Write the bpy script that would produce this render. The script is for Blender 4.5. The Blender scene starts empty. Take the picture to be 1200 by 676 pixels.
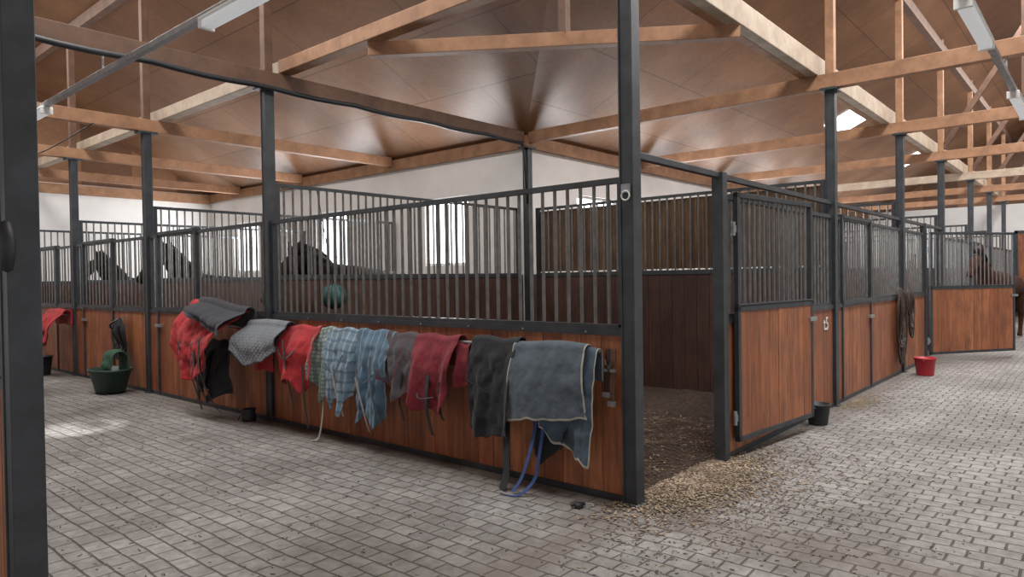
import bpy, bmesh, math, random
from mathutils import Vector, Matrix, noise as mn
R=random.Random(7)
AX,AY,IX,IY,EX,EY=4.21,2.53,8.86,7.3,30.0,18.3
EAVE,PITCH=3.95,0.48
RX,RY=2.46,0.9
ZR=EAVE+PITCH*(IX-RX)
YS=[7.3,10.67,13.8,16.6]
XS=[8.86,12.5,16.1,20.0,23.5,27.0]

# ------------------------------------------------------------------ materials
def newmat(name):
    m=bpy.data.materials.new(name); m.use_nodes=True
    nt=m.node_tree; b=nt.nodes['Principled BSDF']
    return m,nt,b
def N(nt,t,**k):
    n=nt.nodes.new(t)
    for a,v in k.items(): setattr(n,a,v)
    return n
def mixc(nt,fac,a,b,mode='MIX'):
    n=N(nt,'ShaderNodeMix',data_type='RGBA',blend_type=mode)
    for sock,v in ((n.inputs[0],fac),(n.inputs[6],a),(n.inputs[7],b)):
        if isinstance(v,(int,float)): sock.default_value=v
        elif isinstance(v,(tuple,list)): sock.default_value=(*v[:3],1)
        else: nt.links.new(v,sock)
    return n.outputs[2]
def math_(nt,op,a,b=0.0,c=None):
    n=N(nt,'ShaderNodeMath',operation=op)
    for i,v in enumerate((a,b,c)):
        if v is None: continue
        if isinstance(v,(int,float)): n.inputs[i].default_value=v
        else: nt.links.new(v,n.inputs[i])
    return n.outputs[0]
def coords(nt,scale=(1,1,1),rot=(0,0,0),which='Object'):
    t=N(nt,'ShaderNodeTexCoord'); m=N(nt,'ShaderNodeMapping')
    nt.links.new(t.outputs[which],m.inputs[0])
    m.inputs['Scale'].default_value=scale; m.inputs['Rotation'].default_value=rot
    return m.outputs[0]
def noise(nt,vec,scale,detail=4,rough=.55):
    n=N(nt,'ShaderNodeTexNoise'); n.inputs['Scale'].default_value=scale
    n.inputs['Detail'].default_value=detail; n.inputs['Roughness'].default_value=rough
    nt.links.new(vec,n.inputs['Vector']); return n.outputs['Fac']
def ramp(nt,fac,stops):
    r=N(nt,'ShaderNodeValToRGB'); e=r.color_ramp.elements
    while len(e)<len(stops): e.new(.5)
    for i,(p,c) in enumerate(stops):
        e[i].position=p; e[i].color=(*c,1) if len(c)==3 else c
    nt.links.new(fac,r.inputs[0]); return r.outputs[0]
def bump(nt,b,h,strength=.3,dist=.01):
    n=N(nt,'ShaderNodeBump'); n.inputs['Strength'].default_value=strength
    n.inputs['Distance'].default_value=dist
    nt.links.new(h,n.inputs['Height']); nt.links.new(n.outputs[0],b.inputs['Normal'])
def simple(name,c,rough=.6,metal=0,var=.25,scale=8,bs=.15,emit=0):
    m,nt,b=newmat(name); v=coords(nt)
    f=noise(nt,v,scale)
    d=tuple(x*(1-var) for x in c); l=tuple(min(1,x*(1+var)) for x in c)
    nt.links.new(ramp(nt,f,[(.3,d),(.7,l)]),b.inputs['Base Color'])
    b.inputs['Roughness'].default_value=rough; b.inputs['Metallic'].default_value=metal
    if bs: bump(nt,b,noise(nt,v,scale*6),bs,.004)
    if emit:
        b.inputs['Emission Color'].default_value=(*c,1); b.inputs['Emission Strength'].default_value=emit
    return m
def plank(name,c1,c2,dark,rough=.55,grain=(18,18,1.2),dirt=True,gs=.6,ds=.75):
    m,nt,b=newmat(name); g=N(nt,'ShaderNodeNewGeometry')
    ri=g.outputs['Random Per Island']
    base=ramp(nt,ri,[(0,c1),(.5,tuple((a+b_)/2 for a,b_ in zip(c1,c2))),(1,c2)])
    v=coords(nt,grain)
    add=N(nt,'ShaderNodeVectorMath',operation='ADD'); nt.links.new(v,add.inputs[0])
    cmb=N(nt,'ShaderNodeCombineXYZ'); nt.links.new(math_(nt,'MULTIPLY',ri,37.0),cmb.inputs[2]); nt.links.new(cmb.outputs[0],add.inputs[1])
    f=noise(nt,add.outputs[0],1.6,6,.65)
    s=ramp(nt,f,[(.36,(1,1,1)),(.64,(0,0,0))])
    c=mixc(nt,math_(nt,'MULTIPLY',s,gs),base,dark)
    if dirt:
        v2=coords(nt,(3,3,1.5)); f2=noise(nt,v2,1.3,6,.65)
        c=mixc(nt,math_(nt,'MULTIPLY',ramp(nt,f2,[(.45,(0,0,0)),(.72,(1,1,1))]),ds),c,dark)
    nt.links.new(c,b.inputs['Base Color']); b.inputs['Roughness'].default_value=rough
    bump(nt,b,f,.35,.004)
    return m
M={}
M['steel']=simple('painted_steel',(.050,.056,.064),.45,.25,.3,6,.08)
M['bar']=simple('bar_steel',(.16,.155,.15),.45,.3,.3,10,.08)
M['galv']=simple('galvanised',(.33,.34,.35),.4,.5,.2,12,.05)
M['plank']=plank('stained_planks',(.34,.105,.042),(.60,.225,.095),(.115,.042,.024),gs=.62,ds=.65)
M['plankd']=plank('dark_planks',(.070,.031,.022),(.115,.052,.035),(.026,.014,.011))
M['beam']=plank('timber_beam',(.38,.195,.105),(.45,.25,.14),(.17,.08,.042),.65,(3,3,3),False)
M['beamd']=plank('timber_beam_dark',(.16,.085,.055),(.20,.108,.07),(.07,.038,.025),.65,(3,3,3),False)
M['beaml']=plank('timber_beam_light',(.48,.39,.30),(.53,.43,.335),(.28,.20,.14),.65,(3,3,3),False)
M['white']=simple('white_plaster',(.90,.89,.87),.85,0,.05,2,.08)
M['reed']=plank('reed_mat',(.17,.10,.055),(.27,.165,.095),(.06,.035,.022),.8,(60,60,2))
def emis(name,c,s):
    m,nt,b=newmat(name); b.inputs['Base Color'].default_value=(*c,1)
    b.inputs['Emission Color'].default_value=(*c,1); b.inputs['Emission Strength'].default_value=s
    return m
M['glow']=emis('daylight_pane',(.94,.97,1.0),5.0)
M['tube']=emis('lamp_diffuser',(.85,.88,.9),.25)
M['rubber']=simple('black_rubber',(.022,.024,.028),.5,0,.2,20,.1)
M['leather']=simple('dark_leather',(.045,.026,.02),.45,0,.4,30,.2)
M['leatherb']=simple('brown_leather',(.12,.06,.04),.45,0,.4,30,.2)
M['redp']=simple('red_plastic',(.5,.025,.04),.35,0,.1,5,0)
M['green']=simple('green_cloth',(.03,.085,.05),.8,0,.4,12,.3)
M['greenp']=simple('dark_green_plastic',(.022,.050,.040),.5,0,.3,8,.1)
M['teal']=simple('teal_net',(.03,.13,.125),.7,0,.4,20,.3)
M['whitep']=simple('white_paint',(.8,.8,.78),.5,0,.05,5,0)
M['straw']=simple('straw',(.35,.28,.20),.8,0,.4,3,0)
M['shav']=simple('wood_shavings',(.165,.11,.075),.9,0,.5,5,0)

def fabric(name,c,var=.3,scale=9,plaid=None,quilt=False):
    m,nt,b=newmat(name); v=coords(nt)
    f=noise(nt,v,scale,5)
    col=ramp(nt,f,[(.3,tuple(x*(1-var) for x in c)),(.7,tuple(min(1,x*(1+var)) for x in c))])
    uv=N(nt,'ShaderNodeTexCoord').outputs['UV']; sp=N(nt,'ShaderNodeSeparateXYZ'); nt.links.new(uv,sp.inputs[0])
    if plaid:
        nu,nv,cu,cv,wd=plaid
        for ax,n_,cc in ((0,nu,cu),(1,nv,cv)):
            if n_==0: continue
            fr=math_(nt,'FRACT',math_(nt,'MULTIPLY',sp.outputs[ax],float(n_)))
            on=math_(nt,'LESS_THAN',fr,wd)
            col=mixc(nt,math_(nt,'MULTIPLY',on,.6),col,cc)
    nt.links.new(col,b.inputs['Base Color']); b.inputs['Roughness'].default_value=.88
    b.inputs['Sheen Weight'].default_value=.10
    if quilt:
        a=math_(nt,'ADD',math_(nt,'MULTIPLY',sp.outputs[0],quilt),math_(nt,'MULTIPLY',sp.outputs[1],quilt))
        d=math_(nt,'SUBTRACT',math_(nt,'MULTIPLY',sp.outputs[0],quilt),math_(nt,'MULTIPLY',sp.outputs[1],quilt))
        h=math_(nt,'MULTIPLY',math_(nt,'PINGPONG',a,.5),math_(nt,'PINGPONG',d,.5))
        bump(nt,b,h,.7,.04)
    else:
        bump(nt,b,noise(nt,v,scale*3,6),.5,.012)
    return m
F={}
F['black']=fabric('black_fabric',(.015,.017,.022))
F['greyblue']=fabric('greyblue_fleece',(.085,.112,.14),.2)
F['navy']=fabric('navy_fabric',(.06,.09,.125))
F['darknavy']=fabric('dark_navy_fabric',(.030,.034,.046),.3)
F['trim']=fabric('cream_binding',(.40,.38,.33),.1)
F['blue']=fabric('blue_webbing',(.04,.08,.25))
F['maroon']=fabric('maroon_fabric',(.20,.018,.03))
F['red']=fabric('red_fabric',(.42,.025,.032))
F['redlining']=fabric('dark_red_lining',(.16,.02,.03))
F['charcoal']=fabric('charcoal_stripe',(.07,.068,.078),plaid=(5,0,(.16,.06,.07),(0,0,0),.2))
F['denim']=fabric('denim_blue',(.10,.18,.26),.35,7,plaid=(6,0,(.36,.45,.50),(.05,.09,.16),.12))
F['bluep']=fabric('blue_plaid',(.16,.25,.33),.3,7,plaid=(6,6,(.44,.51,.55),(.06,.11,.18),.25))
F['greenp']=fabric('green_plaid',(.34,.39,.37),.2,7,plaid=(5,8,(.04,.11,.09),(.08,.15,.13),.38))
F['quilt']=fabric('grey_quilt',(.185,.205,.23),.12,7,quilt=14.)
F['greyd']=fabric('dark_grey_fabric',(.060,.070,.088),.25,quilt=10.)

def paver():
    m,nt,b=newmat('concrete_pavers'); t=N(nt,'ShaderNodeTexCoord'); s=N(nt,'ShaderNodeSeparateXYZ')
    nt.links.new(t.outputs['Object'],s.inputs[0])
    warp=noise(nt,t.outputs['Object'],.6,2); w2=noise(nt,t.outputs['Object'],6,2)
    wsum=math_(nt,'ADD',math_(nt,'MULTIPLY',warp,.12),math_(nt,'MULTIPLY',w2,.02))
    cb=N(nt,'ShaderNodeCombineXYZ')
    nt.links.new(math_(nt,'ADD',s.outputs[1],wsum),cb.inputs[0])
    nt.links.new(math_(nt,'ADD',s.outputs[0],wsum),cb.inputs[1])
    br=N(nt,'ShaderNodeTexBrick'); nt.links.new(cb.outputs[0],br.inputs['Vector'])
    br.inputs['Scale'].default_value=1; br.inputs['Brick Width'].default_value=.17; br.inputs['Row Height'].default_value=.125
    br.inputs['Mortar Size'].default_value=.009; br.inputs['Mortar Smooth'].default_value=.9
    br.inputs['Color1'].default_value=(.47,.46,.455,1); br.inputs['Color2'].default_value=(.37,.362,.358,1)
    br.inputs['Mortar'].default_value=(.155,.145,.138,1)
    f=noise(nt,t.outputs['Object'],.5,7,.62); f2=noise(nt,t.outputs['Object'],11,6,.75)
    c=mixc(nt,1.0,br.outputs['Color'],ramp(nt,f,[(.36,(.50,.48,.46)),(.60,(1,1,1))]),'MULTIPLY')
    c=mixc(nt,1.0,c,ramp(nt,f2,[(.32,(.56,.54,.52)),(.62,(1.0,1,1))]),'MULTIPLY')
    # worn dirt strips beside the stall fronts (x = 4.2 and y = 2.5)
    n3=noise(nt,t.outputs['Object'],3.5,6,.7)
    def strip(sock,c0,w):
        d=math_(nt,'ABSOLUTE',math_(nt,'SUBTRACT',sock,c0)); return math_(nt,'SUBTRACT',1.0,math_(nt,'DIVIDE',d,w))
    st=math_(nt,'MAXIMUM',strip(s.outputs[0],4.15,.45),strip(s.outputs[1],2.5,.40))
    st=math_(nt,'MULTIPLY',math_(nt,'MAXIMUM',st,0.0),math_(nt,'MULTIPLY',n3,1.3))
    c=mixc(nt,st,c,(.13,.105,.085))
    nt.links.new(c,b.inputs['Base Color']); b.inputs['Roughness'].default_value=.58
    h=math_(nt,'ADD',math_(nt,'MULTIPLY',br.outputs['Fac'],-1.0),math_(nt,'MULTIPLY',f2,.6))
    bump(nt,b,h,.8,.014); return m
M['paver']=paver()
def dirt():
    m,nt,b=newmat('stall_bedding'); v=coords(nt)
    f=noise(nt,v,22,8,.8)
    nt.links.new(ramp(nt,f,[(.3,(.035,.023,.018)),(.52,(.10,.067,.048)),(.75,(.22,.16,.12))]),b.inputs['Base Color'])
    b.inputs['Roughness'].default_value=.95; bump(nt,b,f,1,.06); return m
M['dirt']=dirt()
def ceil(name,swap):
    m,nt,b=newmat(name); t=N(nt,'ShaderNodeTexCoord'); s=N(nt,'ShaderNodeSeparateXYZ'); nt.links.new(t.outputs['Object'],s.inputs[0])
    cb=N(nt,'ShaderNodeCombineXYZ'); a,c_=(1,0) if swap else (0,1)
    nt.links.new(s.outputs[a],cb.inputs[0]); nt.links.new(s.outputs[c_],cb.inputs[1])
    br=N(nt,'ShaderNodeTexBrick'); nt.links.new(cb.outputs[0],br.inputs['Vector'])
    br.inputs['Scale'].default_value=1; br.inputs['Brick Width'].default_value=2.4; br.inputs['Row Height'].default_value=1.1
    br.inputs['Mortar Size'].default_value=.010; br.inputs['Color1'].default_value=(.38,.20,.108,1)
    br.inputs['Color2'].default_value=(.32,.165,.088,1); br.inputs['Mortar'].default_value=(.19,.095,.052,1)
    f=noise(nt,t.outputs['Object'],.8,5,.6); f2=noise(nt,t.outputs['Object'],14,4,.7)
    c=mixc(nt,1.0,br.outputs['Color'],ramp(nt,f,[(.3,(.58,.54,.51)),(.65,(1,1,1))]),'MULTIPLY')
    c=mixc(nt,1.0,c,ramp(nt,f2,[(.3,(.82,.80,.78)),(.6,(1,1,1))]),'MULTIPLY')
    nt.links.new(c,b.inputs['Base Color']); b.inputs['Roughness'].default_value=.45
    bump(nt,b,f,.3,.05); return m
M['ceilL']=ceil('ceiling_boards_a',True); M['ceilR']=ceil('ceiling_boards_b',False)

# ------------------------------------------------------------------ mesh builder
class MB:
    def __init__(s): s.v=[]; s.f=[]; s.m=[]; s.mats=[]
    def mi(s,mat):
        if mat not in s.mats: s.mats.append(mat)
        return s.mats.index(mat)
    def hexa(s,pts,mat):
        b=len(s.v); s.v+= [tuple(p) for p in pts]; k=s.mi(mat)
        for q in ((0,3,2,1),(4,5,6,7),(0,1,5,4),(1,2,6,5),(2,3,7,6),(3,0,4,7)):
            s.f.append(tuple(b+i for i in q)); s.m.append(k)
    def box(s,x0,x1,y0,y1,z0,z1,mat):
        s.hexa([(x0,y0,z0),(x1,y0,z0),(x1,y1,z0),(x0,y1,z0),(x0,y0,z1),(x1,y0,z1),(x1,y1,z1),(x0,y1,z1)],mat)
    def beam(s,p,q,w,h,mat):
        p,q=Vector(p),Vector(q); d=(q-p).normalized()
        up=Vector((0,0,1)) if abs(d.z)<.95 else Vector((1,0,0))
        r=d.cross(up).normalized()*w/2; u=r.cross(d).normalized()*h/2
        s.hexa([p-r-u,p+r-u,q+r-u,q-r-u,p-r+u,p+r+u,q+r+u,q-r+u],mat)
    def tube(s,pts,r,mat,n=10,closed=False):
        pts=[Vector(p) for p in pts]; k=s.mi(mat); b=len(s.v); L=len(pts)
        for i,p in enumerate(pts):
            a=pts[(i-1)%L] if (i>0 or closed) else p; c=pts[(i+1)%L] if (i<L-1 or closed) else p
            d=(c-a).normalized(); up=Vector((0,0,1)) if abs(d.z)<.9 else Vector((1,0,0))
            x=d.cross(up).normalized(); y=x.cross(d)
            rr=r[i] if isinstance(r,(list,tuple)) else r
            for j in range(n):
                t=2*math.pi*j/n; s.v.append(tuple(p+x*math.cos(t)*rr+y*math.sin(t)*rr))
        for i in range(L if closed else L-1):
            i2=(i+1)%L
            for j in range(n):
                s.f.append((b+i*n+j,b+i*n+(j+1)%n,b+i2*n+(j+1)%n,b+i2*n+j)); s.m.append(k)
        if not closed:
            s.f.append(tuple(b+j for j in range(n))[::-1]); s.m.append(k)
            s.f.append(tuple(b+(L-1)*n+j for j in range(n))); s.m.append(k)
    def lathe(s,c,prof,mat,n=28,sx=1,sy=1):
        k=s.mi(mat); b=len(s.v)
        for r,z in prof:
            for j in range(n):
                t=2*math.pi*j/n; s.v.append((c[0]+r*math.cos(t)*sx,c[1]+r*math.sin(t)*sy,c[2]+z))
        for i in range(len(prof)-1):
            for j in range(n):
                s.f.append((b+i*n+j,b+i*n+(j+1)%n,b+(i+1)*n+(j+1)%n,b+(i+1)*n+j)); s.m.append(k)
    def quad(s,pts,mat):
        b=len(s.v); s.v+=[tuple(p) for p in pts]; s.f.append(tuple(range(b,b+len(pts)))); s.m.append(s.mi(mat))
    def ribbon(s,pts,w,mat,wd=(0,1,0),th=.004):
        pts=cat(pts); wd=Vector(wd).normalized()*w/2; k=s.mi(mat); b=len(s.v)
        for i,p in enumerate(pts):
            a=pts[max(i-1,0)]; c=pts[min(i+1,len(pts)-1)]; d=(c-a)
            n=d.cross(wd); n=n.normalized()*th/2 if n.length>1e-6 else Vector((th/2,0,0))
            for q in (p-wd-n,p+wd-n,p+wd+n,p-wd+n): s.v.append(tuple(q))
        for i in range(len(pts)-1):
            for j in range(4):
                s.f.append((b+i*4+j,b+i*4+(j+1)%4,b+i*4+4+(j+1)%4,b+i*4+4+j)); s.m.append(k)
    def build(s,name,loc=None,rot=0,bevel=0,smooth=False,parent=None,recenter=True):
        me=bpy.data.meshes.new(name); vs=s.v; off=Vector((0,0,0))
        if loc is None and recenter:
            xs=[v[0] for v in vs]; ys=[v[1] for v in vs]; zs=[v[2] for v in vs]
            off=Vector(((min(xs)+max(xs))/2,(min(ys)+max(ys))/2,min(zs)))
            vs=[(v[0]-off.x,v[1]-off.y,v[2]-off.z) for v in vs]
        me.from_pydata(vs,[],s.f)
        for m in s.mats: me.materials.append(m)
        me.polygons.foreach_set('material_index',s.m)
        if smooth: me.polygons.foreach_set('use_smooth',[True]*len(s.f))
        me.update(); o=bpy.data.objects.new(name,me); bpy.context.collection.objects.link(o)
        bm=bmesh.new(); bm.from_mesh(me); bmesh.ops.recalc_face_normals(bm,faces=bm.faces); bm.to_mesh(me); bm.free()
        o.location=off if loc is None else loc; o.rotation_euler[2]=rot
        if bevel:
            bv=o.modifiers.new('bevel','BEVEL'); bv.width=bevel; bv.segments=2; bv.limit_method='ANGLE'
        if parent is not None:
            o.parent=parent; o.matrix_parent_inverse=Matrix.Translation(-Vector(parent.location))
        return o
def cat(pts,n=6):
    P=[Vector(p) for p in pts]
    if len(P)<3: return [P[0].lerp(P[-1],i/n) for i in range(n+1)]
    out=[]
    for i in range(len(P)-1):
        a=P[max(i-1,0)];b=P[i];c=P[i+1];d=P[min(i+2,len(P)-1)]
        for j in range(n):
            t=j/n
            out.append(.5*((2*b)+(c-a)*t+(2*a-5*b+4*c-d)*t*t+(3*b-a-3*c+d)*t**3))
    out.append(P[-1]); return out

# ------------------------------------------------------------------ shell
b=MB(); b.box(-4,EX,-6,EY,-.1,0,M['paver']); b.build('floor',recenter=False)
def wall_y(name,x0,x1,y,th,wins):
    b=MB(); cur=x0
    for (a,c) in wins:
        b.box(cur,a,y,y+th,0,EAVE,M['white']); b.box(a,c,y,y+th,0,1.85,M['white']); b.box(a,c,y,y+th,3.1,EAVE,M['white']); cur=c
    b.box(cur,x1,y,y+th,0,EAVE,M['white']); return b.build(name,recenter=False)
def wall_x(name,y0,y1,x,th,wins):
    b=MB(); cur=y0
    for (a,c) in wins:
        b.box(x,x+th,cur,a,0,EAVE,M['white']); b.box(x,x+th,a,c,0,1.85,M['white']); b.box(x,x+th,a,c,3.1,EAVE,M['white']); cur=c
    b.box(x,x+th,cur,y1,0,EAVE,M['white']); return b.build(name,recenter=False)
wl=[(8.65,9.8),(12.25,13.4),(15.9,17.05)]
wr=[(10.3,11.5),(13.9,15.1),(17.5,18.7),(21.2,22.4),(24.8,26.0)]
wall_x('wall_left',IY,EY,IX,.25,wl)
wall_y('wall_right',IX+.25,EX,IY,.25,wr)
wall_y('wall_left_end',-4,IX+.25,EY,.25,[])
bb=MB(); bb.box(EX,EX+.25,-6,IY+.25,0,EAVE,M['white']); bb.build('wall_right_end')
k=1
for (a,c) in wl:
    b=MB(); b.box(IX+.12,IX+.14,a+.04,c-.04,1.89,3.06,M['glow'])
    for (p,q,r,s) in ((a,c,1.85,1.90),(a,c,3.05,3.1),(a,a+.05,1.85,3.1),(c-.05,c,1.85,3.1),((a+c)/2-.02,(a+c)/2+.02,1.85,3.1)):
        b.box(IX+.06,IX+.11,p,q,r,s,M['whitep'])
    b.build('window_%d'%k); k+=1
for (a,c) in wr:
    b=MB(); b.box(a+.04,c-.04,IY+.12,IY+.14,1.89,3.06,M['glow'])
    for (p,q,r,s) in ((a,c,1.85,1.90),(a,c,3.05,3.1),(a,a+.05,1.85,3.1),(c-.05,c,1.85,3.1),((a+c)/2-.02,(a+c)/2+.02,1.85,3.1)):
        b.box(p,q,IY+.06,IY+.11,r,s,M['whitep'])
    b.build('window_%d'%k); k+=1
b=MB(); T=.08
def slab(pts,mat):
    n=len(pts); base=len(b.v); kk=b.mi(mat)
    b.v+=[tuple(p) for p in pts]+[(p[0],p[1],p[2]+T) for p in pts]
    b.f.append(tuple(base+i for i in range(n))); b.m.append(kk)
    b.f.append(tuple(base+n+i for i in range(n))[::-1]); b.m.append(kk)
    for i in range(n): b.f.append((base+i,base+(i+1)%n,base+n+(i+1)%n,base+n+i)); b.m.append(kk)
OX,OY=2*RX-IX,2*RY-IY
slab([(IX,IY,EAVE),(IX,EY,EAVE),(RX,EY,ZR),(RX,RY,ZR)],M['ceilL'])
slab([(IX,IY,EAVE),(RX,RY,ZR),(EX,RY,ZR),(EX,IY,EAVE)],M['ceilR'])
slab([(RX,RY,ZR),(RX,EY,ZR),(OX,EY,EAVE),(OX,OY,EAVE)],M['ceilL'])
slab([(RX,RY,ZR),(OX,OY,EAVE),(EX,OY,EAVE),(EX,RY,ZR)],M['ceilR'])
b.build('ceiling',recenter=False)
b=MB(); b.quad([(EX,IY,EAVE),(EX,RY,ZR),(EX,OY,EAVE)],M['ceilR']); b.build('wall_right_gable')
b=MB(); b.quad([(IX,EY,EAVE),(RX,EY,ZR),(OX,EY,EAVE)],M['ceilL']); b.build('wall_left_gable')
b=MB()
def roofzR(y): return EAVE+PITCH*(IY-y)
for (xa,xb,ya,yb) in ((17.0,18.3,4.0,5.0),(24.4,25.4,4.0,5.0)):
    b.hexa([(xa,ya,roofzR(ya)-.03),(xb,ya,roofzR(ya)-.03),(xb,yb,roofzR(yb)-.03),(xa,yb,roofzR(yb)-.03),
            (xa,ya,roofzR(ya)-.005),(xb,ya,roofzR(ya)-.005),(xb,yb,roofzR(yb)-.005),(xa,yb,roofzR(yb)-.005)],M['glow'])
b.build('skylight')
b=MB(); b.box(IX-.10,IX-.002,IY-.1,EY,3.74,3.94,M['beam']); b.build('trim_1')
b=MB(); b.box(IX,EX,IY-.10,IY-.002,3.74,3.94,M['beam']); b.build('trim_2')
b=MB(); b.box(OX,IX-.1,EY-.12,EY-.002,3.70,3.92,M['beam']); b.build('trim_3')
b=MB(); b.box(EX-.08,EX,.2,2.4,0,2.9,M['plank']); b.box(EX-.1,EX,.1,.2,0,3,M['steel']); b.box(EX-.1,EX,2.4,2.5,0,3,M['steel']); b.box(EX-.1,EX,.1,2.5,2.9,3,M['steel']); b.build('door_1')

# ------------------------------------------------------------------ trusses
for i,y in enumerate(YS):
    b=MB(); mt=M['beamd'] if i==0 else M['beam']
    b.box(OX,IX-.1,y-.06,y+.06,3.82,4.0,mt)
    for x in (4.21,.79):
        z=EAVE+PITCH*(IX-x) if x>RX else EAVE+PITCH*(x-OX)
        b.box(x-.05,x+.05,y-.05,y+.05,4.0,z-.02,M['beamd'])
    b.build('roof_truss',bevel=.006)
for i,x in enumerate(XS):
    b=MB(); b.box(x-.06,x+.06,OY,IY-.1,3.82,4.0,M['beam'] if i!=3 else M['beaml'])
    for y in (2.53,-.75):
        z=EAVE+PITCH*(IY-y) if y>RY else EAVE+PITCH*(y-OY)
        b.box(x-.05,x+.05,y-.05,y+.05,4.0,z-.02,M['beam'])
    if i>0: b.box(x-.05,x+.05,RY-.05,RY+.05,4.0,ZR-.05,M['beamd'])
    if i>1: b.beam((x,2.5,4.05),(x,RY,ZR-.4),.07,.10,M['beamd'])
    b.build('roof_truss',bevel=.006)
b=MB(); b.box(4.36,4.52,7.3,EY,4.0,4.16,M['beaml']); b.box(4.36,4.52,2.88,7.3,4.02,4.17,M['beam']); b.build('longitudinal_beam',bevel=.008)
b=MB(); b.box(AX-.1,EX,2.66,2.78,4.0,4.24,M['beaml']); b.box(AX-.1,EX,2.78,2.88,4.0,4.20,M['beam']); b.build('longitudinal_beam',bevel=.008)
zp=EAVE+PITCH*(IX-AX)-.13
b=MB(); b.box(AX-.06,AX+.06,AY,EY-.02,zp-.1,zp+.08,M['beamd']); b.build('purlin')
b=MB(); b.box(AX,EX-.02,AY-.06,AY+.06,zp-.1,zp+.08,M['beamd']); b.build('purlin')
b=MB(); b.beam((4.45,5.72,3.95),(6.54,2.70,3.95),.12,.14,M['beam']); b.beam((5.58,4.08,4.0),(5.58,4.08,5.49),.09,.09,M['beamd']); b.build('diagonal_tie_beam',bevel=.006)
b=MB(); pts=[]
for i in range(40):
    x=-2+i*(8.6+2)/39; pts.append((x,7.17,3.80-.025*abs(math.sin(i*.7))))
pts+= [(8.62,7.14,3.7),(8.62,7.08,2.8)]
b.tube(pts,.030,M['rubber'],8); b.build('cable_conduit',smooth=True)
b=MB(); b.tube(cat([(3.5,10.6,3.83),(3.0,12.0,3.45),(2.6,13.7,3.83)]),.008,M['rubber'],6); b.build('hanging_cable',smooth=True)

def column(x,y,top=3.82):
    b=MB(); w=.050
    b.box(-w,w,-.042,.042,0,top,M['steel']); b.box(-w-.006,w+.006,-w-.006,-.042,0,top,M['steel']); b.box(-w-.006,w+.006,.042,w+.006,0,top,M['steel'])
    b.box(-.13,.13,-.09,.09,top-.03,top,M['steel'])
    b.box(-.08,.08,-.08,.08,0,.012,M['steel'])
    return b.build('steel_column',loc=(x,y,0),bevel=.004)
cp=column(AX,AY)
for y in YS: column(AX,y)
for x in XS: column(x,AY)
column(IX-.16,IY-.16,3.72)
for x in XS[1:]: column(x,-.75)
nc=column(.79,3.22)
b=MB(); cz=2.19
b.box(AX-.072,AX-.056,AY-.04,AY+.03,cz-.01,cz+.05,M['galv'])
b.tube([(AX-.072,AY-.005+.032*math.cos(t*math.pi/10),cz-.03+.032*math.sin(t*math.pi/10)) for t in range(20)],.006,M['whitep'],8,True)
b.build('tie_ring',smooth=False,parent=cp)
b=MB(); b.lathe((.735,3.165,1.75),[(0,-.1),(.02,-.09),(.03,-.03),(.03,.03),(.02,.09),(0,.1)],M['rubber'],14); b.build('fence_insulator',smooth=True,parent=nc)

# ------------------------------------------------------------------ stall fronts
def planks(b,x0,x1,z0,z1,mat,w=.18,y=.02,yc=0):
    n=max(1,round((x1-x0)/w)); s=(x1-x0)/n
    for i in range(n):
        j=R.uniform(-.002,.002)
        b.box(x0+i*s+.0025,x0+(i+1)*s-.0025,yc-y+j,yc+y+j,z0,z1,mat)
def bars(b,x0,x1,z0,z1,sp=.118,r=.0135,mat=None):
    n=max(1,round((x1-x0)/sp)); s=(x1-x0)/n
    for i in range(1,n):
        b.tube([(x0+i*s,0,z0),(x0+i*s,0,z1)],r,mat or M['bar'],8)
def front(name,x,y,rot,L,zl=1.24,zt=2.30,doors=(),header=None,st=.0,sp=.118,rb=.0135):
    b=MB()
    b.box(st,L,-.03,.03,.0,.05,M['steel']); planks(b,st,L,.05,zl-.06,M['plank'])
    b.box(st,L,-.035,.035,zl-.06,zl-.015,M['steel']); b.box(st,L,-.02,.02,zl-.015,zl+.02,M['steel'])
    b.box(st,L,-.022,.022,zt-.04,zt,M['steel'])
    bars(b,st,L,zl,zt-.03,sp,rb)
    for d in (st,L-.03): b.box(d,d+.03,-.02,.02,zl,zt,M['steel'])
    for i in range(int(L/.6)):
        b.tube([(.3+i*.6,-.042,zl-.038),(.3+i*.6,.042,zl-.038)],.008,M['galv'],8)
    for (a,c) in doors:
        for d in (a,c): b.box(d-.025,d+.025,-.04,.04,.02,zt+.03,M['steel'])
        b.box(a,c,-.04,.04,zt-.01,zt+.03,M['steel']); b.box(a,c,-.045,.045,zl-.03,zl+.02,M['steel'])
        b.box(c-.14,c+.06,-.06,.06,.98,1.02,M['galv'])
    if header: b.box(0,L,-.025,.025,header-.045,header,M['steel'])
    return b.build(name,loc=(x,y,0),rot=rot,bevel=0)
H=math.pi/2
front('stall_front',AX,AY+.065,H,IY-AY-.13)
front('stall_front',AX,7.365,H,10.67-7.43,doors=((1.75,2.95),),rb=.011)
front('stall_front',AX,10.735,H,13.8-10.80,doors=((1.3,2.6),),sp=.15,rb=.010)
front('stall_front',AX,13.865,H,16.6-13.93,doors=((.9,2.1),),sp=.16,rb=.010)
front('stall_front',AX,16.665,H,1.6,sp=.16,rb=.010)
front('stall_front',.79,3.285,H,6.0); front('stall_front',.79,9.3,H,8.9)
front('stall_front',5.75,AY,0,3.04,header=2.47)
front('stall_front',8.93,AY,0,3.50,doors=((.25,1.6),),header=2.47,rb=.011)
front('stall_front',12.57,AY,0,1.68,header=2.47,sp=.14,rb=.010)
front('stall_front',16.17,AY,0,3.76,doors=((2.2,3.6),),sp=.16,rb=.010)
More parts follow.
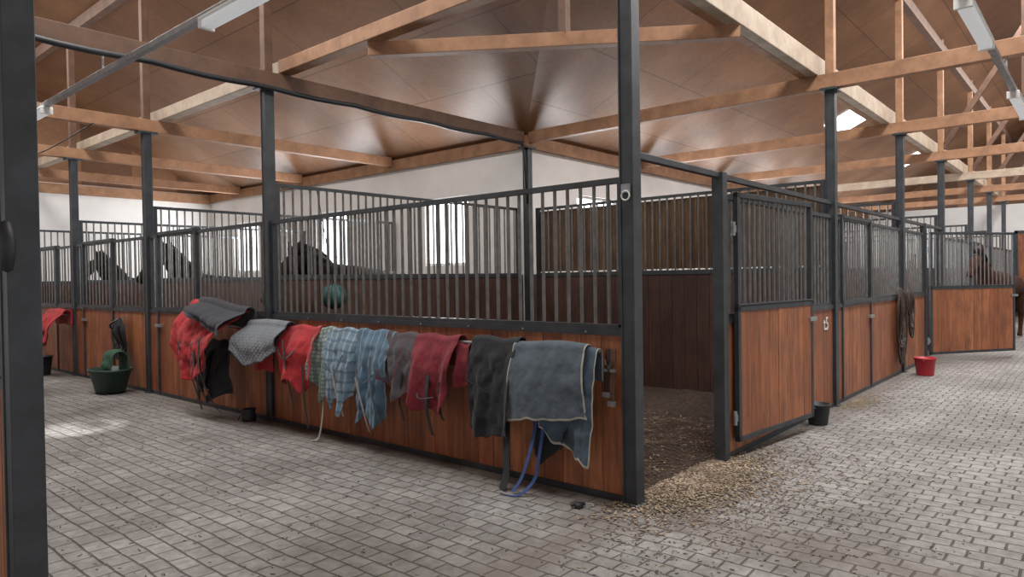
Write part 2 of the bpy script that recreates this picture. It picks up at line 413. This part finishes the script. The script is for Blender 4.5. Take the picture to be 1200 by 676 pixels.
front('stall_front',20.07,AY,0,3.36,doors=((.3,1.6),),sp=.18,rb=.010); front('stall_front',23.57,AY,0,3.36,sp=.2,rb=.010); front('stall_front',27.07,AY,0,2.83,sp=.2,rb=.010)
b=MB(); b.box(AX+.062,5.70,AY-.025,AY+.025,2.43,2.48,M['steel']); b.box(5.63,5.73,AY-.05,AY+.05,0,2.48,M['steel']); b.build('door_frame',bevel=.004)
b=MB(); b.box(14.26,14.36,AY-.05,AY+.05,0,2.48,M['steel']); b.box(14.3,16.03,AY-.025,AY+.025,2.43,2.48,M['steel']); b.build('door_frame',bevel=.004)
def door(x,y,ang,L,zb=.10,zm=1.28,zt=2.32):
    b=MB()
    for d in (0,L-.045): b.box(d,d+.045,-.022,.022,zb,zt,M['steel'])
    for z in (zb,zm,zt-.045): b.box(0,L,-.022,.022,z,z+.045,M['steel'])
    b.box(0,L,-.028,.028,zm+.05,zm+.065,M['steel'])
    planks(b,.045,L-.045,zb+.045,zm,M['plank'],.185,.016)
    bars(b,.045,L-.045,zm+.04,zt-.03,.095,.011)
    for z in (.35,2.0): b.tube([(-.035,0,z-.06),(-.035,0,z+.06)],.018,M['galv'],10); b.box(-.05,.05,-.012,.012,z-.03,z+.03,M['galv'])
    b.box(L-.1,L+.05,-.04,-.02,1.12,1.16,M['galv'])
    return b.build('stall_door',loc=(x,y,0),rot=ang,bevel=.002)
door(5.84,AY-.07,math.atan2(-.16,1.54),1.52,zb=.14)
door(14.42,AY-.08,math.atan2(-1.1,1.6),1.95)

def part(x,y,rot,L,reed=False):
    b=MB()
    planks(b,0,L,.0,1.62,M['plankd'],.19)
    b.box(0,L,-.035,.035,1.62,1.68,M['steel']); b.box(0,L,-.022,.022,2.70,2.74,M['steel'])
    bars(b,0,L,1.66,2.72,.118)
    if reed: planks(b,.02,L,1.70,2.68,M['reed'],.035,.008,-.05)
    b.box(0,.05,-.03,.03,0,2.74,M['steel']); b.box(L-.05,L,-.03,.03,0,2.74,M['steel'])
    return b.build('stall_partition',loc=(x,y,0),rot=rot)
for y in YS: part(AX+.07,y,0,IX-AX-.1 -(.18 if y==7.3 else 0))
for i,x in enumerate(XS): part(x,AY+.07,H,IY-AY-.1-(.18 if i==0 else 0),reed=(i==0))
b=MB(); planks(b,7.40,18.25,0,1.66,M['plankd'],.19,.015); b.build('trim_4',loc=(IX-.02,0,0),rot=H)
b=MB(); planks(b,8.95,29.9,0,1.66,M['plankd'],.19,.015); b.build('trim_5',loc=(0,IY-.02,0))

def bedding(x0,x1,y0,y1,name='bedding',den=12):
    b=MB(); nx=int((x1-x0)*den); ny=int((y1-y0)*den); k=b.mi(M['dirt'])
    for i in range(nx+1):
        for j in range(ny+1):
            x=x0+(x1-x0)*i/nx; y=y0+(y1-y0)*j/ny
            e=min(i,j,nx-i,ny-j)/(den*.5); e=min(1,e)
            b.v.append((x,y,.012+e*(.07+.07*mn.noise(Vector((x*1.5,y*1.5,0)))+.045*mn.noise(Vector((x*6,y*6,3)))+.025*mn.noise(Vector((x*17,y*17,5))))))
    for i in range(nx):
        for j in range(ny):
            q=i*(ny+1)+j; b.f.append((q,q+ny+1,q+ny+2,q+1)); b.m.append(k)
    return b.build(name,smooth=True)
bedding(AX+.06,IX-.06,AY+.06,IY-.06,den=26)
for a,c in ((7.36,10.6),(10.73,13.74),(13.86,16.5)): bedding(AX+.06,IX-.06,a,c)
for a,c in ((8.95,12.4),(12.6,16.0),(16.2,19.9)): bedding(a,c,AY+.06,IY-.06)
b=MB()
def bit(x,y,z,l,mat,w=.004):
    a=R.uniform(0,math.pi); d=Vector((math.cos(a),math.sin(a),R.uniform(-.15,.3)))*l/2; p=Vector((x,y,z))
    b.beam(p-d,p+d,w,.003,mat)
for i in range(7000):
    x=R.uniform(4.3,6.8); y=AY+.1+R.uniform(0,3.4)
    e=min(1,(y-AY-.06)/.5)
    z=.014+e*(.07+.07*mn.noise(Vector((x*1.5,y*1.5,0)))+.045*mn.noise(Vector((x*6,y*6,3)))+.025*mn.noise(Vector((x*17,y*17,5))))
    bit(x,y,z+.006,R.uniform(.012,.035),M['shav'] if R.random()<.90 else M['straw'],R.uniform(.005,.012))
for i in range(7000):
    x=R.gauss(4.98,.44); y=AY+.12-abs(R.gauss(0,.28)); 
    bit(x,y,.005+R.uniform(0,.01),R.uniform(.008,.03),M['straw'] if R.random()<.6 else M['shav'],.012)
for i in range(2600):
    x=R.gauss(5.0,.9); y=AY-.1-abs(R.gauss(0,.6)); bit(x,y,.005,R.uniform(.008,.025),M['straw'] if R.random()<.5 else M['shav'],.006)
for i in range(900):
    x=R.uniform(1,11); y=R.uniform(-.6,2.4); bit(x,y,.005,R.uniform(.01,.025),M['straw'] if R.random()<.5 else M['dirt'])
for i in range(900):
    x=R.uniform(1,4.1); y=R.uniform(2.3,11); bit(x,y,.005,R.uniform(.01,.03),M['straw'] if R.random()<.5 else M['dirt'])
for i in range(900):
    x=R.gauss(9.2,.3); y=AY-.1-abs(R.gauss(0,.15)); bit(x,y,.005,R.uniform(.012,.035),M['straw'])
b.build('spilled_straw')

# ------------------------------------------------------------------ blankets
def interp(L,s):
    if not isinstance(L,(list,tuple)): return L
    n=len(L)-1; i=min(int(s*n),n-1); t=s*n-i; t=t*t*(3-2*t); return L[i]*(1-t)+L[i+1]*t
def drape(name,y0,y1,zt,zb,mat,trim=None,x0=4.09,r=.035,back=.2,folds=3,amp=.03,out=.0,flare=0.,skew=0.,seed=0,nu=54,nv=54,th=.008,straps=(),wr=.022,ztilt=0.):
    rr=random.Random(seed); ph=[rr.uniform(0,6.28) for _ in range(6)]
    me=bpy.data.meshes.new(name); vs=[];uv=[]
    wid=y1-y0; cy=(y0+y1)/2
    for i in range(nu+1):
        s=i/nu; zbot=interp(zb,s)+.02*mn.noise(Vector((s*7,seed,0))); fl=zt-r-zbot; tot=back+math.pi*r+fl
        for j in range(nv+1):
            d=tot*j/nv
            if d<back: x=x0+r; z=zt-r-(back-d); f=0; g=0
            elif d<back+math.pi*r:
                a=(d-back)/r; x=x0+r*math.cos(a); z=zt-r+r*math.sin(a); f=0; g=0
            else:
                dd=d-back-math.pi*r; f=dd/fl; g=min(1,dd/.10)
                sh=s+.10*math.sin(2.2*f+ph[4])
                wv=math.sin(2*math.pi*folds*sh+ph[0])*.6+math.sin(2*math.pi*folds*2.1*sh+ph[1]+f)*.3+math.sin(2*math.pi*folds*.6*sh+ph[2])*.5
                wv=wv+.25*wv*abs(wv)
                x=x0-r-out*math.sin(min(1,f*1.35)*math.pi*.62)-amp*(.25+f)*(wv+1.2)*g
                nz=mn.noise(Vector((s*wid*9+seed,z*0+dd*7,seed*1.7)))+.5*mn.noise(Vector((s*wid*20+seed,dd*15,seed)))
                x-=wr*(nz+.55)*g
                z=zt-r-dd
            y=cy+(s-.5)*wid*(1+flare*f)+skew*f+ .025*math.sin(2*math.pi*folds*s+ph[0]+1.5)*f+.02*mn.noise(Vector((dd*5 if f else 0,seed,s*2)))*f
            z+= .010*math.sin(2*math.pi*folds*s+ph[5])*(1-f)+ztilt*(s-.5)*(1-f)
            vs.append((x,y,z)); uv.append((s,j/nv*tot/max(wid,.01)))
    fs=[];ms=[]
    for i in range(nu):
        for j in range(nv):
            q=i*(nv+1)+j; fs.append((q,q+1,q+nv+2,q+nv+1))
            ms.append(1 if (trim and (i<1 or i>=nu-1 or j>=nv-1)) else 0)
    xs=[v[0] for v in vs]; off=Vector(((min(xs)+max(xs))/2,cy,min(v[2] for v in vs)))
    vs=[(v[0]-off.x,v[1]-off.y,v[2]-off.z) for v in vs]
    me.from_pydata(vs,[],fs); me.materials.append(mat)
    if trim: me.materials.append(trim)
    me.polygons.foreach_set('material_index',ms); me.polygons.foreach_set('use_smooth',[True]*len(fs))
    ul=me.uv_layers.new(name='UVMap')
    for p in me.polygons:
        for li in p.loop_indices: ul.data[li].uv=uv[me.loops[li].vertex_index]
    o=bpy.data.objects.new(name,me); bpy.context.collection.objects.link(o); o.location=off
    sd=o.modifiers.new('solid','SOLIDIFY'); sd.thickness=th
    sb=o.modifiers.new('sub','SUBSURF'); sb.levels=1; sb.render_levels=1
    if straps:
        b=MB()
        for (pts,w,m_) in straps: b.ribbon(pts,w,m_,(0.25,1,0))
        b.build('straps',parent=o)
    return o
Bk=F['black']
drape('horse_blanket',2.72,3.16,1.10,[.27,.31,.38,.50],F['navy'],F['trim'],folds=1.3,amp=.022,out=.03,flare=.08,seed=2)
drape('horse_blanket',2.80,3.47,1.12,[.60,.57,.55,.52],F['greyblue'],F['trim'],x0=4.075,r=.055,folds=.9,amp=.018,out=.05,flare=.08,seed=5,wr=.012,
  straps=[([(4.0,3.22,.60),(3.93,3.23,.35),(3.90,3.30,.12),(3.86,3.36,.012)],.035,F['blue']),
          ([(3.99,3.14,.60),(3.95,3.17,.3),(3.93,3.2,.12),(3.83,3.27,.012),(3.78,3.4,.012)],.035,F['blue'])])
drape('horse_blanket',2.95,3.3,.62,[.42,.34,.22,.32],Bk,None,x0=4.08,r=.02,back=.02,folds=1.6,amp=.02,seed=31)
drape('horse_blanket',3.43,3.93,1.13,[.40,.38,.34,.40],Bk,None,r=.045,folds=1.3,amp=.028,out=.05,flare=-.05,seed=8,
  straps=[([(3.97,3.50,.5),(3.95,3.49,.25),(3.93,3.48,.10),(3.86,3.46,.012)],.085,Bk),([(3.93,3.55,.7),(3.90,3.7,.74),(3.93,3.9,.8)],.03,Bk)])
drape('horse_blanket',3.97,4.12,1.06,[.74,.7,.78],F['maroon'],None,folds=1,amp=.02,seed=12,nu=16)
drape('horse_blanket',4.08,4.62,1.12,[.66,.46,.50,.48,.58],F['maroon'],None,r=.05,folds=1.4,amp=.035,out=.06,flare=-.12,seed=14,
  straps=[([(3.92,4.33,.8),(3.90,4.34,.55),(3.96,4.33,.28)],.05,Bk),([(3.93,4.48,.66),(3.87,4.40,.60),(3.90,4.25,.62)],.03,F['greyd']),([(3.92,4.2,.75),(3.95,4.22,.5),(3.97,4.2,.42)],.035,Bk)])
drape('horse_blanket',4.56,5.02,1.12,[.66,.54,.58,.70],F['charcoal'],F['redlining'],folds=1.5,amp=.035,out=.05,seed=17,
  straps=[([(3.94,4.7,.8),(3.93,4.72,.55),(3.96,4.7,.36)],.04,Bk)])
drape('horse_blanket',4.93,5.46,1.13,[.34,.22,.40,.26,.5],F['denim'],None,folds=1.8,amp=.042,out=.05,flare=-.25,seed=20,
  straps=[([(3.91,5.1,.9),(3.88,5.05,.6),(3.94,5.0,.3)],.03,F['navy']),([(3.90,5.35,.85),(3.88,5.2,.66),(3.90,5.02,.76)],.03,F['navy']),([(3.89,5.3,.7),(3.9,5.2,.4),(3.95,5.18,.2)],.03,F['trim'])])
drape('horse_blanket',5.38,5.95,1.13,[.5,.30,.46,.34,.6],F['bluep'],None,folds=1.8,amp=.045,out=.05,flare=-.25,seed=23,
  straps=[([(3.9,5.7,.8),(3.88,5.6,.55),(3.93,5.55,.3)],.03,F['trim']),([(3.9,5.5,.9),(3.87,5.62,.72),(3.9,5.8,.8)],.03,F['navy'])])
drape('horse_blanket',5.82,6.15,1.13,[.50,.38,.46,.60],F['greenp'],None,folds=1.3,amp=.035,out=.03,seed=26,
  straps=[([(3.96,5.92,.5),(3.95,5.93,.25),(3.93,5.97,.04),(3.88,6.02,.012)],.035,F['trim'])])
drape('horse_blanket',6.08,6.72,1.13,[.60,.46,.60,.52,.82],F['red'],None,r=.045,folds=1.6,amp=.045,out=.07,seed=29,
  straps=[([(3.90,6.2,.75),(3.93,6.22,.4),(3.96,6.2,.10)],.05,Bk),([(3.87,6.5,1.0),(3.84,6.42,.75),(3.92,6.4,.30)],.045,Bk),([(3.88,6.3,.9),(3.84,6.45,.8),(3.88,6.65,.92)],.04,F['greyd'])])
drape('quilted_saddle_pad',6.62,7.45,1.17,[.86,.74,.68,.84],F['quilt'],F['greyd'],x0=4.05,r=.06,folds=.7,amp=.025,out=.15,skew=-.02,seed=33,wr=.012)
drape('horse_blanket',7.0,7.3,1.08,[.6,.62,.6],F['red'],None,folds=1,amp=.02,seed=34,nu=16)
drape('horse_blanket',7.52,8.80,1.32,[.78,.58,.46,.46,.58,.80],F['red'],None,x0=4.03,r=.07,folds=1.5,amp=.055,out=.22,flare=-.20,seed=41,th=.02,wr=.04,ztilt=.10,
  straps=[([(3.62,7.85,.95),(3.64,7.9,.6),(3.80,7.92,.2),(3.88,7.9,.08)],.09,Bk),([(3.64,8.05,.8),(3.68,8.1,.5),(3.8,8.05,.2)],.16,Bk),
          ([(3.66,8.25,.7),(3.70,8.2,.45),(3.8,8.2,.09)],.10,Bk),([(3.60,7.7,1.0),(3.60,8.1,.88),(3.62,8.6,.98)],.05,Bk),([(3.62,8.4,.9),(3.66,8.35,.6),(3.75,8.3,.5)],.07,Bk)])
drape('saddle_cloth',7.40,8.55,1.36,[1.00,1.04,1.14,1.22,1.32],F['darknavy'],F['greyd'],x0=4.01,r=.06,folds=1.2,amp=.03,out=.24,seed=47,th=.015,ztilt=.12,wr=.04)
drape('horse_blanket',7.75,8.4,.9,[.30,.2,.35,.25],Bk,None,x0=4.05,r=.02,folds=2,amp=.05,out=.12,seed=48,back=.02)
drape('horse_blanket',13.7,14.6,1.16,[.62,.54,.60,.74],F['red'],None,x0=4.04,r=.06,folds=1.4,amp=.05,out=.14,seed=51,th=.02,
  straps=[([(3.76,14.1,.8),(3.80,14.1,.55),(3.84,14.15,.36)],.12,Bk),([(3.76,14.35,.8),(3.80,14.3,.55),(3.84,14.3,.42)],.12,Bk)])
for (a,c) in ((2.72,7.18),(7.4,9.2),(13.9,14.9)):
    b=MB(); b.tube([(4.09,a,1.075),(4.09,c,1.075)],.013,M['galv'],10)
    y=a+.1
    while y<c: b.box(4.09,4.185,y-.01,y+.01,1.07,1.09,M['galv']); y+=.9
    b.build('blanket_rail')

def halter(name,x,y,zt,zb,axis='y',mat='leather',loops=4,w=.12,seed=0):
    rr=random.Random(seed); b=MB()
    def P(a,z,o=0): return (x-.02-o,y+a,z) if axis=='y' else (x+a,y-.02-o,z)
    wd=(1,.1,0) if axis=='y' else (.1,1,0)
    for i in range(loops):
        a0=rr.uniform(-w*.4,w*.4); h=(zt-zb)*rr.uniform(.5,1); ww=rr.uniform(w*.4,w)
        b.ribbon([P(0,zt,.01),P(a0-ww/2,zt-h*.3,.02+.01*i),P(a0-ww*.45,zt-h*.75,.02),P(a0,zt-h,.03),P(a0+ww*.45,zt-h*.7,.03),P(a0+ww/2,zt-h*.3,.02),P(0,zt-.01,.01)],.028,M[mat],wd,.018)
        c=P(a0,zt-h*.75,.04)
        b.tube([((c[0],c[1]+.025*math.cos(t*.628),c[2]+.025*math.sin(t*.628)) if axis=='y' else (c[0]+.025*math.cos(t*.628),c[1],c[2]+.025*math.sin(t*.628))) for t in range(10)],.005,M['galv'],6,True)
    b.box(*( (x-.03,x+.06,y-.01,y+.01) if axis=='y' else (x-.01,x+.01,y-.03,y+.015)),zt-.01,zt+.01,M['galv'])
    return b.build(name)
halter('leather_halter',4.12,11.5,1.08,.42,'y','rubber',14,.36,3)
halter('leather_halter',12.15,AY-.04,1.35,.12,'x','leather',10,.38,5)
halter('leather_halter',12.8,AY-.04,1.30,.45,'x','leather',7,.34,6)
b=MB()
for dy,m_,z1 in ((0,'leatherb',.72),(.045,'leather',.78)):
    b.ribbon([(4.14,2.64+dy,1.09),(4.13,2.64+dy,.95),(4.12,2.645+dy,z1)],.042,M[m_],(0,1,0),.01)
    b.box(4.10,4.125,2.615+dy,2.67+dy,z1-.03,z1+.005,M['galv']); b.box(4.115,4.14,2.615+dy,2.67+dy,.93,.95,M['galv'])
b.ribbon([(4.12,2.635,1.0),(4.10,2.665,.96),(4.12,2.695,1.0)],.03,M['leather'],(0,.2,1),.008)
b.build('leather_girth')

def bucket(name,x,y,r,h,mat,handle=True):
    b=MB(); b.lathe((x,y,.002),[(0,.0),(r*.78,.0),(r*.8,.01),(r,h-.02),(r*1.06,h-.02),(r*1.06,h),(r*.97,h),(r*.76,.02),(0,.02)],mat)
    if handle: b.tube([(x+r*1.02*math.cos(t),y-r*.3*math.sin(t),h-.02-r*.35*math.sin(t)) for t in [i*math.pi/12 for i in range(13)]],.005,M['galv'],6)
    return b.build(name,smooth=True)
bucket('red_bucket',12.3,2.16,.15,.27,M['redp'])
bucket('black_bucket',7.66,2.34,.12,.22,M['rubber'])
bucket('black_bucket',3.80,14.4,.19,.34,M['rubber'])
b=MB(); b.lathe((3.82,11.15,.03),[(0,0),(.24,0),(.33,.3),(.36,.3),(.36,.33),(.31,.33),(.22,.03),(0,.03)],M['greenp'],28,.8,1.05)
for px,py in ((3.7,11.0),(3.94,11.3),(3.7,11.3),(3.94,11.0)): b.tube([(px,py,.0),(px,py,.04)],.03,M['rubber'])
tb=b.build('feed_tub',smooth=True)
o=drape('green_sack',10.86,11.22,.62,[.24,.3,.2,.3],M['green'],None,x0=3.86,r=.1,back=.25,folds=1.2,amp=.03,seed=61,nu=24,nv=30,th=.02)
o.parent=tb; o.matrix_parent_inverse=Matrix.Translation(-tb.location)
b=MB(); b.lathe((4.02,7.50,.002),[(0,0),(.075,0),(.085,.04),(.07,.10),(.085,.14),(.075,.145),(.055,.1),(.06,.03),(0,.03)],M['rubber'],20,1,.85)
b.tube(cat([(3.96,7.5,.1),(3.92,7.52,.07),(3.93,7.58,.02)]),.008,M['rubber'],6); b.build('hoof_boot',smooth=True)
b=MB(); b.tube(cat([(3.86,2.82,.02),(3.90,2.80,.03),(3.95,2.77,.02)]),[.014]*13,M['rubber'],8); b.tube(cat([(3.95,2.77,.02),(3.98,2.73,.02),(3.96,2.70,.012)]),.005,M['galv'],6)
b.box(3.87,3.92,2.76,2.80,.0,.035,M['rubber']); b.build('hoof_pick',smooth=True)
b=MB(); pr=[(0.001,-.15)]+[(.15*math.cos(a),.15*math.sin(a)) for a in [(-80+i*16)*math.pi/180 for i in range(11)]]+[(0.001,.15)]
b.lathe((4.82,6.95,1.42),pr,M['teal'],20)
for i in range(8):
    t=i*math.pi/8
    b.tube([(4.82+.153*math.cos(t)*math.cos(a),6.95+.153*math.sin(t)*math.cos(a),1.42+.153*math.sin(a)) for a in [j*math.pi/10 for j in range(20)]],.005,M['rubber'],5,True)
b.tube([(4.82,6.95,1.57),(4.82,7.26,2.70)],.006,M['rubber'],6); b.build('hay_ball',smooth=True)
cu=bpy.data.curves.new('stall_mark','FONT'); cu.body='t5'; cu.size=.22; cu.extrude=.002; cu.materials.append(M['whitep'])
o=bpy.data.objects.new('stall_mark',cu); bpy.context.collection.objects.link(o); o.location=(8.42,AY-.028,.94); o.rotation_euler=(H,0,0)

def lampline(vertical,c,a,bnd,z,tubes,drops):
    b=MB()
    def bx(p,q,u,w,z0,z1,m_):
        if vertical: b.box(c+u,c+w,p,q,z0,z1,m_)
        else: b.box(p,q,c+u,c+w,z0,z1,m_)
    bx(a,bnd,-.03,.03,z,z+.05,M['galv'])
    for (p,q) in tubes:
        bx(p,q,-.06,.06,z-.02,z+.0,M['whitep']); bx(p+.03,q-.03,-.045,.045,z-.07,z-.02,M['tube'])
        bx(p,p+.03,-.06,.06,z-.08,z-.02,M['whitep']); bx(q-.03,q,-.06,.06,z-.08,z-.02,M['whitep'])
    for d in drops: bx(d-.01,d+.01,-.01,.01,z+.05,3.83,M['galv'])
    return b.build('fluorescent_lamp',bevel=.003)
lampline(True,2.5,1.6,17,3.6,[(3.6,5.2),(9.0,10.6),(13.5,15)],YS)
lampline(False,.8,5.6,28,3.6,[(6.0,7.3),(9.5,11),(14,15.5)],XS)

# ------------------------------------------------------------------ horses
def fur(name,c):
    m,nt,b=newmat(name); v=coords(nt,(1,1,1)); f=noise(nt,v,3,4)
    nt.links.new(ramp(nt,f,[(.3,tuple(x*.7 for x in c)),(.7,tuple(x*1.3 for x in c))]),b.inputs['Base Color']); b.inputs['Roughness'].default_value=.8
    b.inputs['Specular IOR Level'].default_value=.15
    bump(nt,b,noise(nt,v,60,3),.2,.004); return m
def horse(x,y,rot,col,mane,head=0.,z=.05,sc_=1.0):
    S=[((-.55,0,1.30),.29),((-.1,0,1.20),.32),((.38,0,1.22),.30),((.68,0,1.38),.22),((.92,0,1.60+head*.3),.16),((1.10,0,1.84+head*.7),.12),
       ((1.28,0,1.74+head),.115),((1.45,0,1.55+head),.08),((1.56,0,1.42+head),.068),((-.85,0,1.25),.20)]
    E=[(0,1),(1,2),(2,3),(3,4),(4,5),(5,6),(6,7),(7,8),(0,9)]
    for sy in (1,-1):
        k=len(S); S+=[((-.72,.17*sy,1.05),.18),((-.58,.19*sy,.82),.12),((-.86,.17*sy,.52),.06),((-.80,.17*sy,.18),.042),((-.76,.17*sy,.06),.055),((-.75,.17*sy,.02),.06)]
        E+=[(0,k)]+[(k+i,k+i+1) for i in range(5)]
        k=len(S); S+=[((.48,.17*sy,1.0),.15),((.44,.18*sy,.78),.09),((.48,.17*sy,.48),.055),((.47,.17*sy,.18),.04),((.50,.17*sy,.06),.052),((.51,.17*sy,.02),.06)]
        E+=[(2,k)]+[(k+i,k+i+1) for i in range(5)]
    me=bpy.data.meshes.new('horse'); me.from_pydata([s[0] for s in S],E,[]); o=bpy.data.objects.new('horse',me); bpy.context.collection.objects.link(o)
    md=o.modifiers.new('skin','SKIN'); md.use_smooth_shade=True
    if not me.skin_vertices:
        bm=bmesh.new(); bm.from_mesh(me); bm.verts.layers.skin.verify(); bm.to_mesh(me); bm.free()
    for i,s in enumerate(S): me.skin_vertices[0].data[i].radius=(s[1],s[1]); me.skin_vertices[0].data[i].use_root=(i==0)
    sb=o.modifiers.new('sub','SUBSURF'); sb.levels=2; sb.render_levels=2
    me.materials.append(col); o.location=(x,y,z); o.rotation_euler[2]=rot; o.scale=(sc_,sc_,sc_)
    def child(b,n):
        c=b.build(n,loc=(0,0,0),smooth=True); c.parent=o; return c
    b=MB()
    for sy in (1,-1):
        p=Vector((1.10,.07*sy,1.93+head*.8)); b.tube([p,p+Vector((.0,.02*sy,.07)),p+Vector((.02,.03*sy,.15))],[.035,.035,.006],col,8)
    child(b,'ears')
    b=MB()
    for sy in (1,-1): b.lathe((1.25,.095*sy,1.80+head),[(0.001,-.022),(.016,-.014),(.022,0),(.016,.014),(0.001,.022)],M['rubber'],10)
    child(b,'eyes')
    b=MB(); ps=cat([(.62,0,1.60),(.80,0,1.76+head*.2),(.98,0,1.93+head*.55),(1.08,0,1.99+head*.75),(1.16,0,1.93+head)])
    b.tube(ps,[.05]*(len(ps)-1)+[.02],mane,8)
    for i in range(0,len(ps),1):
        p=ps[i]; b.tube([p,p+Vector((-.03,.10,-.1)),p+Vector((-.05,.13,-.24))],[.035,.03,.008],mane,6)
    child(b,'mane')
    b=MB(); b.tube(cat([(-1.0,0,1.35),(-1.12,0,1.2),(-1.13,0,.9),(-1.1,0,.55)]),[.04+.035*math.sin(i/18*math.pi) for i in range(19)],mane,10); child(b,'tail')
    return o
bay=fur('bay_coat',(.085,.037,.022)); blk=fur('dark_coat',(.014,.011,.010)); chest=fur('dark_bay_coat',(.060,.026,.017)); mn_=fur('black_mane',(.010,.009,.009))
horse(6.5,8.6,math.radians(188),blk,mn_,-.34,.05,1.16)
horse(6.3,12.35,math.radians(188),blk,mn_,.0,.05,1.1)
horse(6.1,15.2,math.radians(195),blk,mn_,0,.05,1.08)
horse(19.9,1.98,math.radians(167),chest,mn_,-.02,0,1.05)
horse(22.3,4.6,math.radians(215),bay,mn_,0)
horse(10.9,5.6,math.radians(100),bay,mn_,-.5)

# ------------------------------------------------------------------ light
w=bpy.data.worlds.new('World'); bpy.context.scene.world=w; w.use_nodes=True
bg=w.node_tree.nodes['Background']; bg.inputs[0].default_value=(.98,.98,.97,1); bg.inputs[1].default_value=.68
def area(name,loc,sx,sy,power,rot=(0,0,0),c=(1,.98,.95)):
    l=bpy.data.lights.new(name,'AREA'); l.shape='RECTANGLE'; l.size=sx; l.size_y=sy; l.energy=power; l.color=c
    o=bpy.data.objects.new(name,l); bpy.context.collection.objects.link(o); o.location=loc; o.rotation_euler=rot
area('ridge_fill_light',(RX,10,ZR-.5),1.2,14,560)  # added out-of-view fill lights under both closed ridges, no skylight built there
area('ridge_fill_light',(15,RY,ZR-.5),24,1.2,1400)
for (a,c) in wl: area('window_light',(IX-.05,(a+c)/2,2.5),1.1,1.1,110,(0,math.radians(90),0),(.97,.98,1))
for (a,c) in wr: area('window_light',((a+c)/2,IY-.05,2.5),1.1,1.1,110,(math.radians(-90),0,0),(.97,.98,1))
l=bpy.data.lights.new('skylight_beam','SPOT'); l.energy=2600; l.spot_size=math.radians(8); l.spot_blend=.4; l.shadow_soft_size=.12; l.color=(1,.98,.94)
o=bpy.data.objects.new('skylight_beam',l); bpy.context.collection.objects.link(o); o.location=(2.2,9.4,6.6)
o.rotation_euler=(Vector((2.65,8.7,0))-Vector((2.2,9.4,6.6))).to_track_quat('-Z','Y').to_euler()

# ------------------------------------------------------------------ camera
th=math.radians(40.8); p=math.radians(.85); r=-.015
f=Vector((math.cos(th)*math.cos(p),math.sin(th)*math.cos(p),-math.sin(p)))
r0=Vector((math.sin(th),-math.cos(th),0)); u0=r0.cross(f)
Rr=r0*math.cos(r)+u0*math.sin(r); U=-r0*math.sin(r)+u0*math.cos(r)
cam=bpy.data.cameras.new('camera'); co=bpy.data.objects.new('camera',cam); bpy.context.collection.objects.link(co)
mt=Matrix((Rr,U,-f)).transposed().to_4x4(); mt.translation=Vector((0,0,1.6)); co.matrix_world=mt
cam.lens=24.3; cam.sensor_width=36; cam.clip_end=200; cam.clip_start=.05
sc=bpy.context.scene; sc.camera=co
sc.view_settings.view_transform='Standard'; sc.view_settings.exposure=0.0
